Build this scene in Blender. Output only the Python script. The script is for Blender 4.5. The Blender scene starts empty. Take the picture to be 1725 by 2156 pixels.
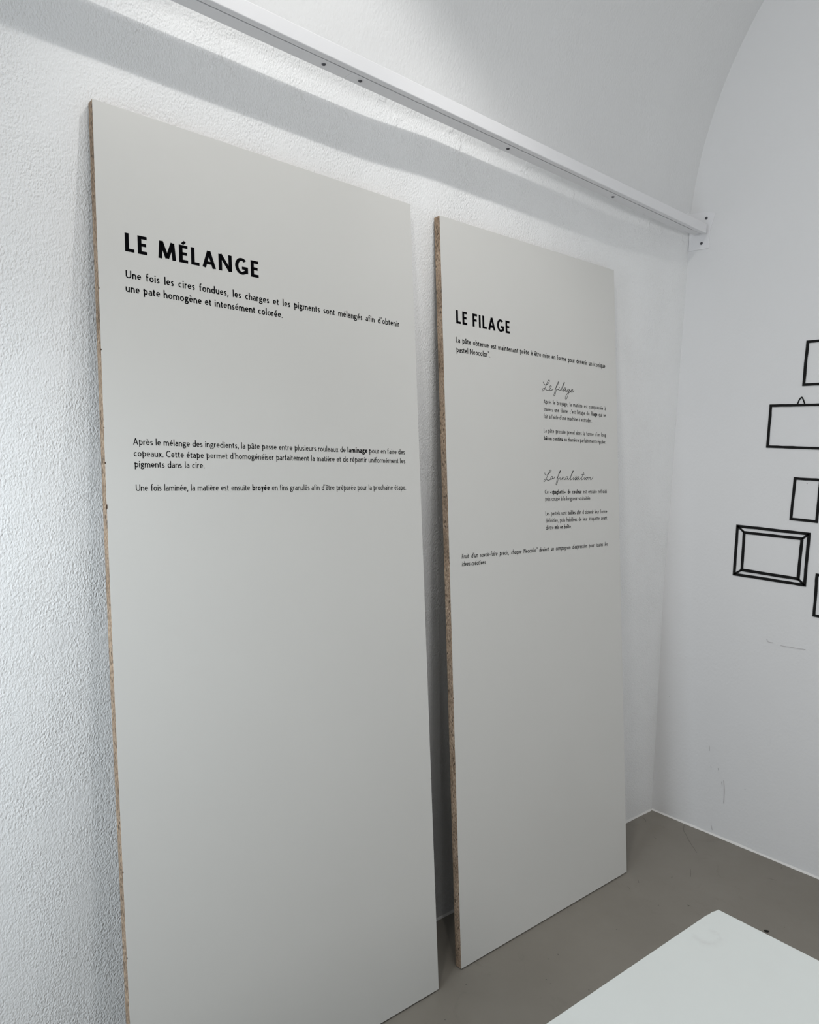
import bpy, bmesh, math, random
from math import sin, cos, pi, radians, sqrt
from mathutils import Vector, Matrix, noise

random.seed(7)
S = bpy.context.scene
C = S.collection

# ---------------------------------------------------------------- camera
R_ = Vector((0.65211312, 0.75753048, 0.02993399))
U_ = Vector((-0.07195331, 0.0225376, 0.99715334))
B_ = Vector((0.75469941, -0.65241063, 0.06920389))
cam = bpy.data.objects.new('camera', bpy.data.cameras.new('camera'))
C.objects.link(cam)
cam.matrix_world = Matrix(((R_.x, U_.x, B_.x, 1.7053), (R_.y, U_.y, B_.y, 0.0), (R_.z, U_.z, B_.z, 1.5), (0, 0, 0, 1)))
cam.data.sensor_fit = 'HORIZONTAL'
cam.data.sensor_width = 36.0
cam.data.lens = 1583.82 / 1725 * 36.0
cam.data.clip_start = 0.02
S.camera = cam

# ---------------------------------------------------------------- world, lamps, exposure
S.view_settings.view_transform = 'Standard'
S.view_settings.look = 'None'
S.view_settings.gamma = 1.0
S.view_settings.use_curve_mapping = False
S.view_settings.exposure = 0.16
S.cycles.use_denoising = True
S.cycles.use_adaptive_sampling = True
S.cycles.adaptive_threshold = 0.045
S.cycles.max_bounces = 5
S.cycles.diffuse_bounces = 4
S.cycles.glossy_bounces = 2

w = bpy.data.worlds.new('world'); S.world = w; w.use_nodes = True
w.node_tree.nodes['Background'].inputs[0].default_value = (0.88, 0.94, 1.0, 1)
w.node_tree.nodes['Background'].inputs[1].default_value = 0.15

def aim(o, target):
    d = Vector(target) - o.location
    o.rotation_euler = d.to_track_quat('-Z', 'Y').to_euler()

# the spotlight that hangs just above the frame and grazes the rail and the panels
sp = bpy.data.lights.new('ceiling_spot_and_fill', 'SPOT')
sp.energy = 16; sp.color = (1.0, 0.985, 0.955)
sp.spot_size = radians(92); sp.spot_blend = 0.5; sp.shadow_soft_size = 0.010
spo = bpy.data.objects.new('ceiling_spot_and_fill', sp); C.objects.link(spo)
spo.location = (0.722, 0.993, 3.16); aim(spo, (0.0, 1.25, 1.45))
# added fill spot beside it, unseen, to brighten the farther board
s2 = bpy.data.lights.new('ceiling_spot_and_fill', 'SPOT'); s2.energy = 12; s2.color = (1.0, 0.985, 0.955)
s2.spot_size = radians(62); s2.spot_blend = 1.0; s2.shadow_soft_size = 0.010
s2o = bpy.data.objects.new('ceiling_spot_and_fill', s2); C.objects.link(s2o); s2o.location = (0.772, 1.08, 3.19); aim(s2o, (0.08, 2.05, 1.75))
# added fill lamps, out of view, brightening the boards, vault and back wall
for (x, y, z, e, tx, ty, tz, sz, col) in ((1.3, -0.4, 3.83, 11.5, 1.4, 1.8, 0.6, 0.2, (1.0, 0.985, 0.95)), (2.7, 1.2, 2.2, 3.0, 0.3, 2.6, 2.7, 0.5, (0.97, 0.985, 1.0)), (2.6, 0.6, 1.8, 11, 1.2, 2.93, 1.7, 0.6, (1.0, 0.985, 0.97))):
    L = bpy.data.lights.new('fill_lamp', 'AREA'); L.shape = 'DISK'; L.size = sz; L.energy = e; L.color = col
    lo = bpy.data.objects.new('fill_lamp', L); C.objects.link(lo); lo.location = (x, y, z); aim(lo, (tx, ty, tz))
# window light from behind left of the camera, with an added fill for the back wall
for (p_, t_, sx_, sy_, e_, spr_) in (((0.75, -1.8, 1.35), (0.05, 0.2, 1.1), 0.9, 1.6, 20, 180), ((1.3, -2.4, 1.8), (0.9, 2.93, 1.4), 0.7, 1.0, 2.0, 60)):  # the second, narrow one is the added back wall fill
    dl = bpy.data.lights.new('daylight_and_fill', 'AREA'); dl.shape = 'RECTANGLE'; dl.size = sx_; dl.size_y = sy_
    dl.energy = e_; dl.color = (0.83, 0.925, 1.0) if spr_ > 90 else (0.95, 0.97, 1.0); dl.spread = radians(spr_)
    dlo = bpy.data.objects.new('daylight_and_fill', dl); C.objects.link(dlo); dlo.location = p_; aim(dlo, t_)
# added unseen fill at the left, brightening the bare plaster beside the nearer board
wf = bpy.data.lights.new('wall_fill', 'SPOT'); wf.energy = 68; wf.color = (0.86, 0.945, 1.0)
wf.spot_size = radians(74); wf.spot_blend = 1.0; wf.shadow_soft_size = 0.15
wfo = bpy.data.objects.new('wall_fill', wf); C.objects.link(wfo); wfo.location = (1.0, -0.95, 1.75); aim(wfo, (0.0, 0.10, 0.95))

# ---------------------------------------------------------------- helpers
def tag(o, label=None, cat=None, group=None, kind=None):
    if label: o['label'] = label
    if cat: o['category'] = cat
    if group: o['group'] = group
    if kind: o['kind'] = kind
    return o

def mesh(name, verts, faces, mats, parent=None, smooth=False, midx=None):
    me = bpy.data.meshes.new(name); me.from_pydata([tuple(v) for v in verts], [], faces)
    me.validate(); me.update()
    for m in (mats if isinstance(mats, (list, tuple)) else [mats]): me.materials.append(m)
    if midx:
        for pgn, i in zip(me.polygons, midx): pgn.material_index = i
    if smooth:
        for pgn in me.polygons: pgn.use_smooth = True
    o = bpy.data.objects.new(name, me); C.objects.link(o)
    if parent: o.parent = parent
    return o

def empty(name, loc=(0, 0, 0), rot=(0, 0, 0)):
    o = bpy.data.objects.new(name, None); C.objects.link(o)
    o.location = loc; o.rotation_euler = rot; o.empty_display_size = 0.1
    return o

def bm_obj(name, bm, mat, parent=None, smooth=False):
    me = bpy.data.meshes.new(name); bmesh.ops.recalc_face_normals(bm, faces=bm.faces)
    bm.to_mesh(me); bm.free(); me.materials.append(mat)
    if smooth:
        for pgn in me.polygons: pgn.use_smooth = True
    o = bpy.data.objects.new(name, me); C.objects.link(o)
    if parent: o.parent = parent
    return o

def bm_box(bm, a, b, bev=0.0, seg=2):
    n = len(bm.verts)
    r = bmesh.ops.create_cube(bm, size=1.0)
    vs = r['verts']
    for v in vs:
        v.co = Vector(((a[i] + b[i]) / 2 + v.co[i] * (b[i] - a[i]) for i in range(3)))
    if bev:
        es = list({e for v in vs for e in v.link_edges})
        bmesh.ops.bevel(bm, geom=es, offset=bev, segments=seg, profile=0.5, affect='EDGES')

def lathe(bm, prof, seg=16, M=None):
    rings = []
    for (r, z) in prof:
        if r < 1e-7: rings.append([bm.verts.new((0, 0, z))])
        else: rings.append([bm.verts.new((r * cos(2 * pi * k / seg), r * sin(2 * pi * k / seg), z)) for k in range(seg)])
    for A, Bq in zip(rings, rings[1:]):
        for k in range(seg):
            j = (k + 1) % seg
            if len(A) == 1 and len(Bq) == 1: continue
            if len(A) == 1: bm.faces.new((A[0], Bq[k], Bq[j]))
            elif len(Bq) == 1: bm.faces.new((A[k], A[j], Bq[0]))
            else: bm.faces.new((A[k], A[j], Bq[j], Bq[k]))
    if M is not None:
        bmesh.ops.transform(bm, matrix=M, verts=[v for r in rings for v in r])

def cat_rom(P, n=6):
    if len(P) < 3: return [tuple(q) for q in P]
    out = []
    Q = [P[0]] + list(P) + [P[-1]]
    for i in range(1, len(Q) - 2):
        p0, p1, p2, p3 = Q[i - 1], Q[i], Q[i + 1], Q[i + 2]
        for k in range(n):
            t = k / n
            out.append(tuple(0.5 * ((2 * p1[j]) + (-p0[j] + p2[j]) * t + (2 * p0[j] - 5 * p1[j] + 4 * p2[j] - p3[j]) * t * t
                                    + (-p0[j] + 3 * p1[j] - 3 * p2[j] + p3[j]) * t ** 3) for j in (0, 1)))
    out.append(tuple(P[-1]))
    return out

# ---------------------------------------------------------------- materials
def mat(name):
    m = bpy.data.materials.new(name); m.use_nodes = True
    nt = m.node_tree; b = nt.nodes['Principled BSDF']
    return m, nt, b

def N(nt, kind, **kw):
    n = nt.nodes.new(kind)
    for k, v in kw.items():
        if k.startswith('_'): setattr(n, k[1:], v)
        else: n.inputs[k.replace('__', ' ')].default_value = v
    return n

def obj_coords(nt, scale=(1, 1, 1), rot=(0, 0, 0)):
    tc = nt.nodes.new('ShaderNodeTexCoord'); mp = nt.nodes.new('ShaderNodeMapping')
    mp.inputs['Scale'].default_value = scale; mp.inputs['Rotation'].default_value = rot
    nt.links.new(tc.outputs['Object'], mp.inputs['Vector'])
    return mp.outputs['Vector']

def ramp(nt, fac, stops):
    r = nt.nodes.new('ShaderNodeValToRGB'); e = r.color_ramp.elements
    while len(e) < len(stops): e.new(0.5)
    for el, (p, c) in zip(e, stops):
        el.position = p; el.color = (c[0], c[1], c[2], 1) if len(c) == 3 else c
    nt.links.new(fac, r.inputs[0]); return r.outputs[0]

def wall_mat(name, col, fine, fine_s, coarse, rough=0.75, mottling=0.02, flakes=False):
    m, nt, b = mat(name)
    b.inputs['Roughness'].default_value = rough
    b.inputs['Specular IOR Level'].default_value = 0.35
    v = obj_coords(nt)
    vs = obj_coords(nt, scale=(1, 1.25, 0.8), rot=(radians(-24), 0, 0))
    nf = N(nt, 'ShaderNodeTexNoise', Scale=fine_s, Detail=1.0, Roughness=0.45, Distortion=0.1); nt.links.new(vs, nf.inputs['Vector'])
    vo = N(nt, 'ShaderNodeTexVoronoi', Scale=fine_s * 0.62, Randomness=1.0, _feature='F1'); nt.links.new(vs, vo.inputs['Vector'])
    nc = N(nt, 'ShaderNodeTexNoise', Scale=4.5, Detail=3.0, Roughness=0.5); nt.links.new(v, nc.inputs['Vector'])
    msk = N(nt, 'ShaderNodeTexNoise', Scale=7.0, Detail=2.0); nt.links.new(v, msk.inputs['Vector'])
    mr = N(nt, 'ShaderNodeMapRange'); mr.inputs['From Min'].default_value = 0.3; mr.inputs['From Max'].default_value = 0.7
    mr.inputs['To Min'].default_value = 0.55; mr.inputs['To Max'].default_value = 1.25
    nt.links.new(msk.outputs['Fac'], mr.inputs['Value'])
    ad = N(nt, 'ShaderNodeMath', _operation='MULTIPLY_ADD'); nt.links.new(vo.outputs['Distance'], ad.inputs[0])
    ad.inputs[1].default_value = -0.35; nt.links.new(nf.outputs['Fac'], ad.inputs[2])
    mu = N(nt, 'ShaderNodeMath', _operation='MULTIPLY'); nt.links.new(ad.outputs[0], mu.inputs[0]); nt.links.new(mr.outputs[0], mu.inputs[1])
    b1 = N(nt, 'ShaderNodeBump', Strength=1.0, Distance=fine); nt.links.new(mu.outputs[0], b1.inputs['Height'])
    b2 = N(nt, 'ShaderNodeBump', Strength=1.0, Distance=coarse); nt.links.new(nc.outputs['Fac'], b2.inputs['Height'])
    if flakes:   # coats of old paint that have come off in patches just under the rail
        nk = N(nt, 'ShaderNodeTexNoise', Scale=9.0, Detail=3.0, Roughness=0.6); nt.links.new(v, nk.inputs['Vector'])
        st = ramp(nt, nk.outputs['Fac'], [(0.58, (0, 0, 0)), (0.615, (1, 1, 1))])
        tz = nt.nodes.new('ShaderNodeTexCoord'); sz = nt.nodes.new('ShaderNodeSeparateXYZ'); nt.links.new(tz.outputs['Object'], sz.inputs[0])
        mk = N(nt, 'ShaderNodeMapRange'); mk.inputs['From Min'].default_value = 2.36; mk.inputs['From Max'].default_value = 2.42
        nt.links.new(sz.outputs['Z'], mk.inputs['Value'])
        mm_ = N(nt, 'ShaderNodeMath', _operation='MULTIPLY'); nt.links.new(st, mm_.inputs[0]); nt.links.new(mk.outputs[0], mm_.inputs[1])
        b3 = N(nt, 'ShaderNodeBump', Strength=1.0, Distance=0.0011); nt.links.new(mm_.outputs[0], b3.inputs['Height'])
        nt.links.new(b3.outputs[0], b1.inputs['Normal'])
    nt.links.new(b1.outputs[0], b2.inputs['Normal']); nt.links.new(b2.outputs[0], b.inputs['Normal'])
    mx = N(nt, 'ShaderNodeMix', _data_type='RGBA')
    c2 = tuple(c * (1 - mottling) for c in col[:2]) + (col[2] * (1 - mottling * 1.3),)
    mx.inputs['A'].default_value = (*col, 1); mx.inputs['B'].default_value = (*c2, 1)
    nt.links.new(nc.outputs['Fac'], mx.inputs['Factor']); nt.links.new(mx.outputs['Result'], b.inputs['Base Color'])
    return m, nt, b, mx

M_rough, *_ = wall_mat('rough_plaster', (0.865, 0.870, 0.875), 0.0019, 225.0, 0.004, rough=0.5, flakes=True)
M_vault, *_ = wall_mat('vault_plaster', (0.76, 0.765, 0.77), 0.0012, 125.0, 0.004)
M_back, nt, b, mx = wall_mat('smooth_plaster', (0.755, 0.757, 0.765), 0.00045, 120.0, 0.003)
# small scuffs near the foot of the back wall
v = obj_coords(nt, scale=(30, 30, 7))
ns = N(nt, 'ShaderNodeTexNoise', Scale=1.0, Detail=3.0); nt.links.new(v, ns.inputs['Vector'])
tc = nt.nodes.new('ShaderNodeTexCoord'); sx = nt.nodes.new('ShaderNodeSeparateXYZ'); nt.links.new(tc.outputs['Object'], sx.inputs[0])
lo = N(nt, 'ShaderNodeMapRange'); lo.inputs['From Min'].default_value = 0.55; lo.inputs['From Max'].default_value = 0.0
nt.links.new(sx.outputs['Z'], lo.inputs['Value'])
sc = ramp(nt, ns.outputs['Fac'], [(0.70, (0, 0, 0)), (0.76, (1, 1, 1))])
mm = N(nt, 'ShaderNodeMath', _operation='MULTIPLY'); nt.links.new(sc, mm.inputs[0]); nt.links.new(lo.outputs[0], mm.inputs[1])
m2 = N(nt, 'ShaderNodeMath', _operation='MULTIPLY'); nt.links.new(mm.outputs[0], m2.inputs[0]); m2.inputs[1].default_value = 0.35
mx2 = N(nt, 'ShaderNodeMix', _data_type='RGBA'); mx2.inputs['B'].default_value = (0.30, 0.29, 0.29, 1)
nt.links.new(mx.outputs['Result'], mx2.inputs['A']); nt.links.new(m2.outputs[0], mx2.inputs['Factor'])
nt.links.new(mx2.outputs['Result'], b.inputs['Base Color'])

# sealed grey-brown floor with smudges and a few specks
M_floor, nt, b = mat('floor_coating')
b.inputs['Roughness'].default_value = 0.48; b.inputs['Specular IOR Level'].default_value = 0.4
v = obj_coords(nt)
n1 = N(nt, 'ShaderNodeTexNoise', Scale=2.2, Detail=5.0, Roughness=0.6); nt.links.new(v, n1.inputs['Vector'])
c1 = ramp(nt, n1.outputs['Fac'], [(0.3, (0.220, 0.200, 0.170)), (0.7, (0.255, 0.234, 0.202))])
n2 = N(nt, 'ShaderNodeTexNoise', Scale=9.0, Detail=6.0, Roughness=0.7, Distortion=1.2); nt.links.new(v, n2.inputs['Vector'])
c2 = ramp(nt, n2.outputs['Fac'], [(0.60, (1, 1, 1)), (0.74, (0.86, 0.86, 0.86))])
v3 = obj_coords(nt, scale=(60, 26, 1), rot=(0, 0, 0.6))
n3 = N(nt, 'ShaderNodeTexNoise', Scale=1.0, Detail=2.0); nt.links.new(v3, n3.inputs['Vector'])
c3 = ramp(nt, n3.outputs['Fac'], [(0.755, (1, 1, 1)), (0.79, (0.4, 0.4, 0.4))])
ma = N(nt, 'ShaderNodeMix', _data_type='RGBA', _blend_type='MULTIPLY'); ma.inputs['Factor'].default_value = 1
nt.links.new(c1, ma.inputs['A']); nt.links.new(c2, ma.inputs['B'])
mb = N(nt, 'ShaderNodeMix', _data_type='RGBA', _blend_type='MULTIPLY'); mb.inputs['Factor'].default_value = 1
nt.links.new(ma.outputs['Result'], mb.inputs['A']); nt.links.new(c3, mb.inputs['B'])
nt.links.new(mb.outputs['Result'], b.inputs['Base Color'])
rr = N(nt, 'ShaderNodeMapRange'); rr.inputs['To Min'].default_value = 0.40; rr.inputs['To Max'].default_value = 0.58
nt.links.new(n2.outputs['Fac'], rr.inputs['Value']); nt.links.new(rr.outputs[0], b.inputs['Roughness'])

# raw chipboard: flakes of tan, brown and dark pits, longer along the board
M_chip, nt, b = mat('chipboard')
b.inputs['Roughness'].default_value = 0.85; b.inputs['Specular IOR Level'].default_value = 0.2
v = obj_coords(nt, scale=(1, 1, 0.42))
n1 = N(nt, 'ShaderNodeTexNoise', Scale=330.0, Detail=2.5, Roughness=0.65); nt.links.new(v, n1.inputs['Vector'])
n2 = N(nt, 'ShaderNodeTexVoronoi', Scale=300.0, Randomness=1.0); nt.links.new(v, n2.inputs['Vector'])
n3 = N(nt, 'ShaderNodeTexNoise', Scale=22.0, Detail=3.0); nt.links.new(v, n3.inputs['Vector'])
c1 = ramp(nt, n1.outputs['Fac'], [(0.28, (0.07, 0.049, 0.034)), (0.42, (0.25, 0.185, 0.135)), (0.58, (0.35, 0.27, 0.20)), (0.74, (0.56, 0.46, 0.36))])
c2 = ramp(nt, n2.outputs['Color'], [(0.12, (0.30, 0.30, 0.30)), (0.22, (1, 1, 1)), (0.9, (1.15, 1.1, 1.05))])
c3 = ramp(nt, n3.outputs['Fac'], [(0.35, (0.72, 0.70, 0.68)), (0.6, (1.1, 1.1, 1.1))])
ma = N(nt, 'ShaderNodeMix', _data_type='RGBA', _blend_type='MULTIPLY'); ma.inputs['Factor'].default_value = 1
nt.links.new(c1, ma.inputs['A']); nt.links.new(c2, ma.inputs['B'])
mb = N(nt, 'ShaderNodeMix', _data_type='RGBA', _blend_type='MULTIPLY'); mb.inputs['Factor'].default_value = 1
nt.links.new(ma.outputs['Result'], mb.inputs['A']); nt.links.new(c3, mb.inputs['B'])
nt.links.new(mb.outputs['Result'], b.inputs['Base Color'])
bp = N(nt, 'ShaderNodeBump', Strength=0.6, Distance=0.0008); nt.links.new(n1.outputs['Fac'], bp.inputs['Height']); nt.links.new(bp.outputs[0], b.inputs['Normal'])

def plain(name, col, rough=0.5, spec=0.5, metal=0.0, bump=None):
    m, nt, b = mat(name)
    b.inputs['Base Color'].default_value = (*col, 1); b.inputs['Roughness'].default_value = rough
    b.inputs['Specular IOR Level'].default_value = spec; b.inputs['Metallic'].default_value = metal
    if bump:
        v = obj_coords(nt); n = N(nt, 'ShaderNodeTexNoise', Scale=bump[0], Detail=2.0); nt.links.new(v, n.inputs['Vector'])
        bp = N(nt, 'ShaderNodeBump', Strength=1.0, Distance=bump[1]); nt.links.new(n.outputs['Fac'], bp.inputs['Height']); nt.links.new(bp.outputs[0], b.inputs['Normal'])
        mx = N(nt, 'ShaderNodeMix', _data_type='RGBA'); mx.inputs['A'].default_value = (*col, 1); mx.inputs['B'].default_value = (*[c * 0.96 for c in col], 1)
        n2 = N(nt, 'ShaderNodeTexNoise', Scale=3.0, Detail=3.0); nt.links.new(v, n2.inputs['Vector'])
        nt.links.new(n2.outputs['Fac'], mx.inputs['Factor']); nt.links.new(mx.outputs['Result'], b.inputs['Base Color'])
    return m

M_lam = plain('white_laminate', (0.665, 0.66, 0.635), 0.42, 0.4, bump=(900.0, 0.00006))
M_backing = plain('brown_backing_foil', (0.20, 0.165, 0.125), 0.6, 0.3, bump=(500.0, 0.00005))
M_ink = plain('black_vinyl', (0.005, 0.005, 0.006), 0.9, 0.0)
M_paint = plain('black_wall_paint', (0.006, 0.006, 0.006), 0.7, 0.2, bump=(200.0, 0.0001))
M_rail = plain('white_powder_coat', (0.80, 0.80, 0.815), 0.45, 0.5, bump=(700.0, 0.00008))
M_screw = plain('dark_zinc', (0.12, 0.12, 0.13), 0.35, 0.5, 0.9, bump=(900.0, 0.00005))
M_gap = plain('gap_shade', (0.03, 0.03, 0.04), 0.8, 0.2)  # near-black paints in the shade of the slit between the rail's parts
M_caulk = plain('white_sealant', (0.80, 0.79, 0.77), 0.5, 0.5, bump=(60.0, 0.002))
M_dark = plain('dark_dirt', (0.03, 0.027, 0.024), 0.9, 0.2, bump=(300.0, 0.0005))

# white table top with a faint smudge near its far corner
M_top, nt, b = mat('table_white')
b.inputs['Roughness'].default_value = 0.5; b.inputs['Specular IOR Level'].default_value = 0.4
v = obj_coords(nt)
n1 = N(nt, 'ShaderNodeTexNoise', Scale=5.0, Detail=4.0, Roughness=0.6); nt.links.new(v, n1.inputs['Vector'])
c1 = ramp(nt, n1.outputs['Fac'], [(0.3, (0.70, 0.735, 0.72)), (0.7, (0.675, 0.705, 0.69))])
vd = N(nt, 'ShaderNodeVectorMath', _operation='DISTANCE'); nt.links.new(v, vd.inputs[0]); vd.inputs[1].default_value = (0.020, -0.085, 0.75)
n2 = N(nt, 'ShaderNodeTexNoise', Scale=45.0, Detail=3.0); nt.links.new(v, n2.inputs['Vector'])
ring = ramp(nt, vd.outputs['Value'], [(0.012, (0, 0, 0)), (0.022, (1, 1, 1)), (0.028, (0.3, 0.3, 0.3)), (0.04, (0, 0, 0))])
blot = ramp(nt, n2.outputs['Fac'], [(0.45, (0, 0, 0)), (0.65, (1, 1, 1))])
m1 = N(nt, 'ShaderNodeMath', _operation='MULTIPLY'); nt.links.new(ring, m1.inputs[0]); nt.links.new(blot, m1.inputs[1])
m2 = N(nt, 'ShaderNodeMath', _operation='MULTIPLY'); nt.links.new(m1.outputs[0], m2.inputs[0]); m2.inputs[1].default_value = 0.35
mx = N(nt, 'ShaderNodeMix', _data_type='RGBA'); mx.inputs['B'].default_value = (0.50, 0.49, 0.49, 1)
nt.links.new(c1, mx.inputs['A']); nt.links.new(m2.outputs[0], mx.inputs['Factor']); nt.links.new(mx.outputs['Result'], b.inputs['Base Color'])

# ---------------------------------------------------------------- the room: barrel vaulted, old plaster
YB = 2.9324          # back wall
YF = -2.8            # open front end
XR = 2.99            # right wall
def lerp_tab(t, tab):
    if t <= tab[0][0]: return tab[0][1]
    for (a, va), (b2, vb) in zip(tab, tab[1:]):
        if t <= b2:
            k = (t - a) / (b2 - a); k = k * k * (3 - 2 * k); return va + (vb - va) * k
    return tab[-1][1]
G = [(-0.5, -0.008), (0.5, -0.0105), (1.25, -0.0105), (1.56, -0.001), (2.45, 0.002), (2.75, 0.016), (2.94, 0.030)]
def wall_x(y, z):
    k = min(1.0, max(0.0, z / 2.3)) ** 2
    und = noise.noise(Vector((0, y * 1.7, z * 1.5))) * 0.0035 + noise.noise(Vector((3, y * 5, z * 4.2))) * 0.0012
    damp = 0.25 if 2.05 < z < 2.35 else 1.0
    a_ = max(0.0, z - 2.45)
    x = lerp_tab(y, G) * k + und * damp - 0.001 + 1.48 - sqrt(1.48 * 1.48 - a_ * a_)
    for (ya, yb, x0, lean, zt) in ((0.50, 1.48, 0.2464, 0.1025, 2.232), (1.48, 2.47, 0.2257, 0.0884, 2.216)):
        if ya <= y <= yb and z < 2.31:       # the boards' upper back edges rest on the plaster, they do not sink into it
            x = min(x, x0 - min(z, zt) * math.tan(lean) - 0.0243 / cos(lean) - 0.0015)
    return x
ny, nz = 150, 68
vs, fs = [], []
for i in range(ny + 1):
    y = YF + (YB + 0.02 - YF) * i / ny
    for j in range(nz + 1):
        z = -0.01 + 2.56 * j / nz
        vs.append((wall_x(y, max(z, 0)), y, z))
for i in range(ny):
    for j in range(nz):
        a = i * (nz + 1) + j; fs.append((a, a + nz + 1, a + nz + 2, a + 1))
n0 = len(vs)
vs += [(-0.25, YF, -0.01), (-0.25, YB + 0.02, -0.01), (-0.25, YB + 0.02, 2.55), (-0.25, YF, 2.55)]
fs += [(n0, n0 + 3, n0 + 2, n0 + 1)]
tag(mesh('wall_left', vs, fs, M_rough, smooth=True), kind='structure')

# vault: barrel of radius 1.48 springing at 2.45 m
vs, fs = [], []
na, nyv = 72, 90
for i in range(nyv + 1):
    y = YF + (YB + 0.02 - YF) * i / nyv
    for j in range(na + 1):
        t = 0.055 + (pi - 0.055) * j / na
        x = 1.51 - 1.48 * cos(t); z = 2.45 + 1.48 * sin(t)
        if t < 0.9:
            fade = max(0.0, min(1.0, 1 - (t - 0.055) / 0.5))
            x += (wall_x(y, 2.45) - 0.03) * fade
        x += noise.noise(Vector((x * 1.4, y * 1.4, z))) * 0.004 * min(1.0, max(0.0, (t - 0.06) / 0.2))
        vs.append((x, y, z))
for i in range(nyv):
    for j in range(na):
        a = i * (na + 1) + j; fs.append((a, a + na + 1, a + na + 2, a + 1))
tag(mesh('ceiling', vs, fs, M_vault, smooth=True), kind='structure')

# back wall: flat plaster, its head hidden behind the vault
nx, nz2 = 40, 50
vs, fs = [], []
for i in range(nx + 1):
    for j in range(nz2 + 1):
        x = -0.06 + 3.3 * i / nx; z = -0.01 + 4.1 * j / nz2
        vs.append((x, YB + noise.noise(Vector((x * 1.3, 7, z * 1.3))) * 0.002, z))
for i in range(nx):
    for j in range(nz2):
        a = i * (nz2 + 1) + j; fs.append((a, a + nz2 + 1, a + nz2 + 2, a + 1))
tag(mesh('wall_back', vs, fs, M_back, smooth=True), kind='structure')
bm = bmesh.new(); bm_box(bm, (XR, YF, -0.01), (XR + 0.2, YB + 0.1, 2.6)); tag(bm_obj('wall_right', bm, M_back), kind='structure')
bm = bmesh.new(); bm_box(bm, (-0.3, YF - 1.0, -0.12), (XR + 0.2, YB + 0.1, 0.0)); tag(bm_obj('floor', bm, M_floor), kind='structure')

# hand-run bead of white sealant where the walls meet the floor
def bead(name, pts, nrm, parent=None):
    vs, fs = [], []
    prof = [(0.0, 0.0115), (0.0025, 0.0095), (0.0065, 0.006), (0.0095, 0.003), (0.0115, 0.0)]
    for i, (x, y) in enumerate(pts):
        s = 0.68 + 0.22 * noise.noise(Vector((x * 14, y * 14, 0))) + 0.16 * noise.noise(Vector((x * 60, y * 60, 3)))
        for (o_, h) in prof:
            vs.append((x + nrm[0] * (o_ * s - 0.002), y + nrm[1] * (o_ * s - 0.002), h * s))
    k = len(prof)
    for i in range(len(pts) - 1):
        for j in range(k - 1):
            a = i * k + j; fs.append((a, a + 1, a + k + 1, a + k))
    return tag(mesh(name, vs, fs, M_caulk, smooth=True), kind='structure')
bead('baseboard_left', [(wall_x(-2.5 + 0.02 * i, 0), -2.5 + 0.02 * i) for i in range(272)], (1, 0))
bead('baseboard_back', [(0.0 + 0.02 * i, YB) for i in range(149)], (0, -1))

# ---------------------------------------------------------------- lettering: a drawn humanist stroke alphabet
XH, ASC, DSC = 0.66, 1.06, -0.31
def arc(cx, cy, rx, ry, a0, a1, n=10):
    return [(cx + rx * cos(radians(a0 + (a1 - a0) * k / n)), cy + ry * sin(radians(a0 + (a1 - a0) * k / n))) for k in range(n + 1)]

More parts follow.
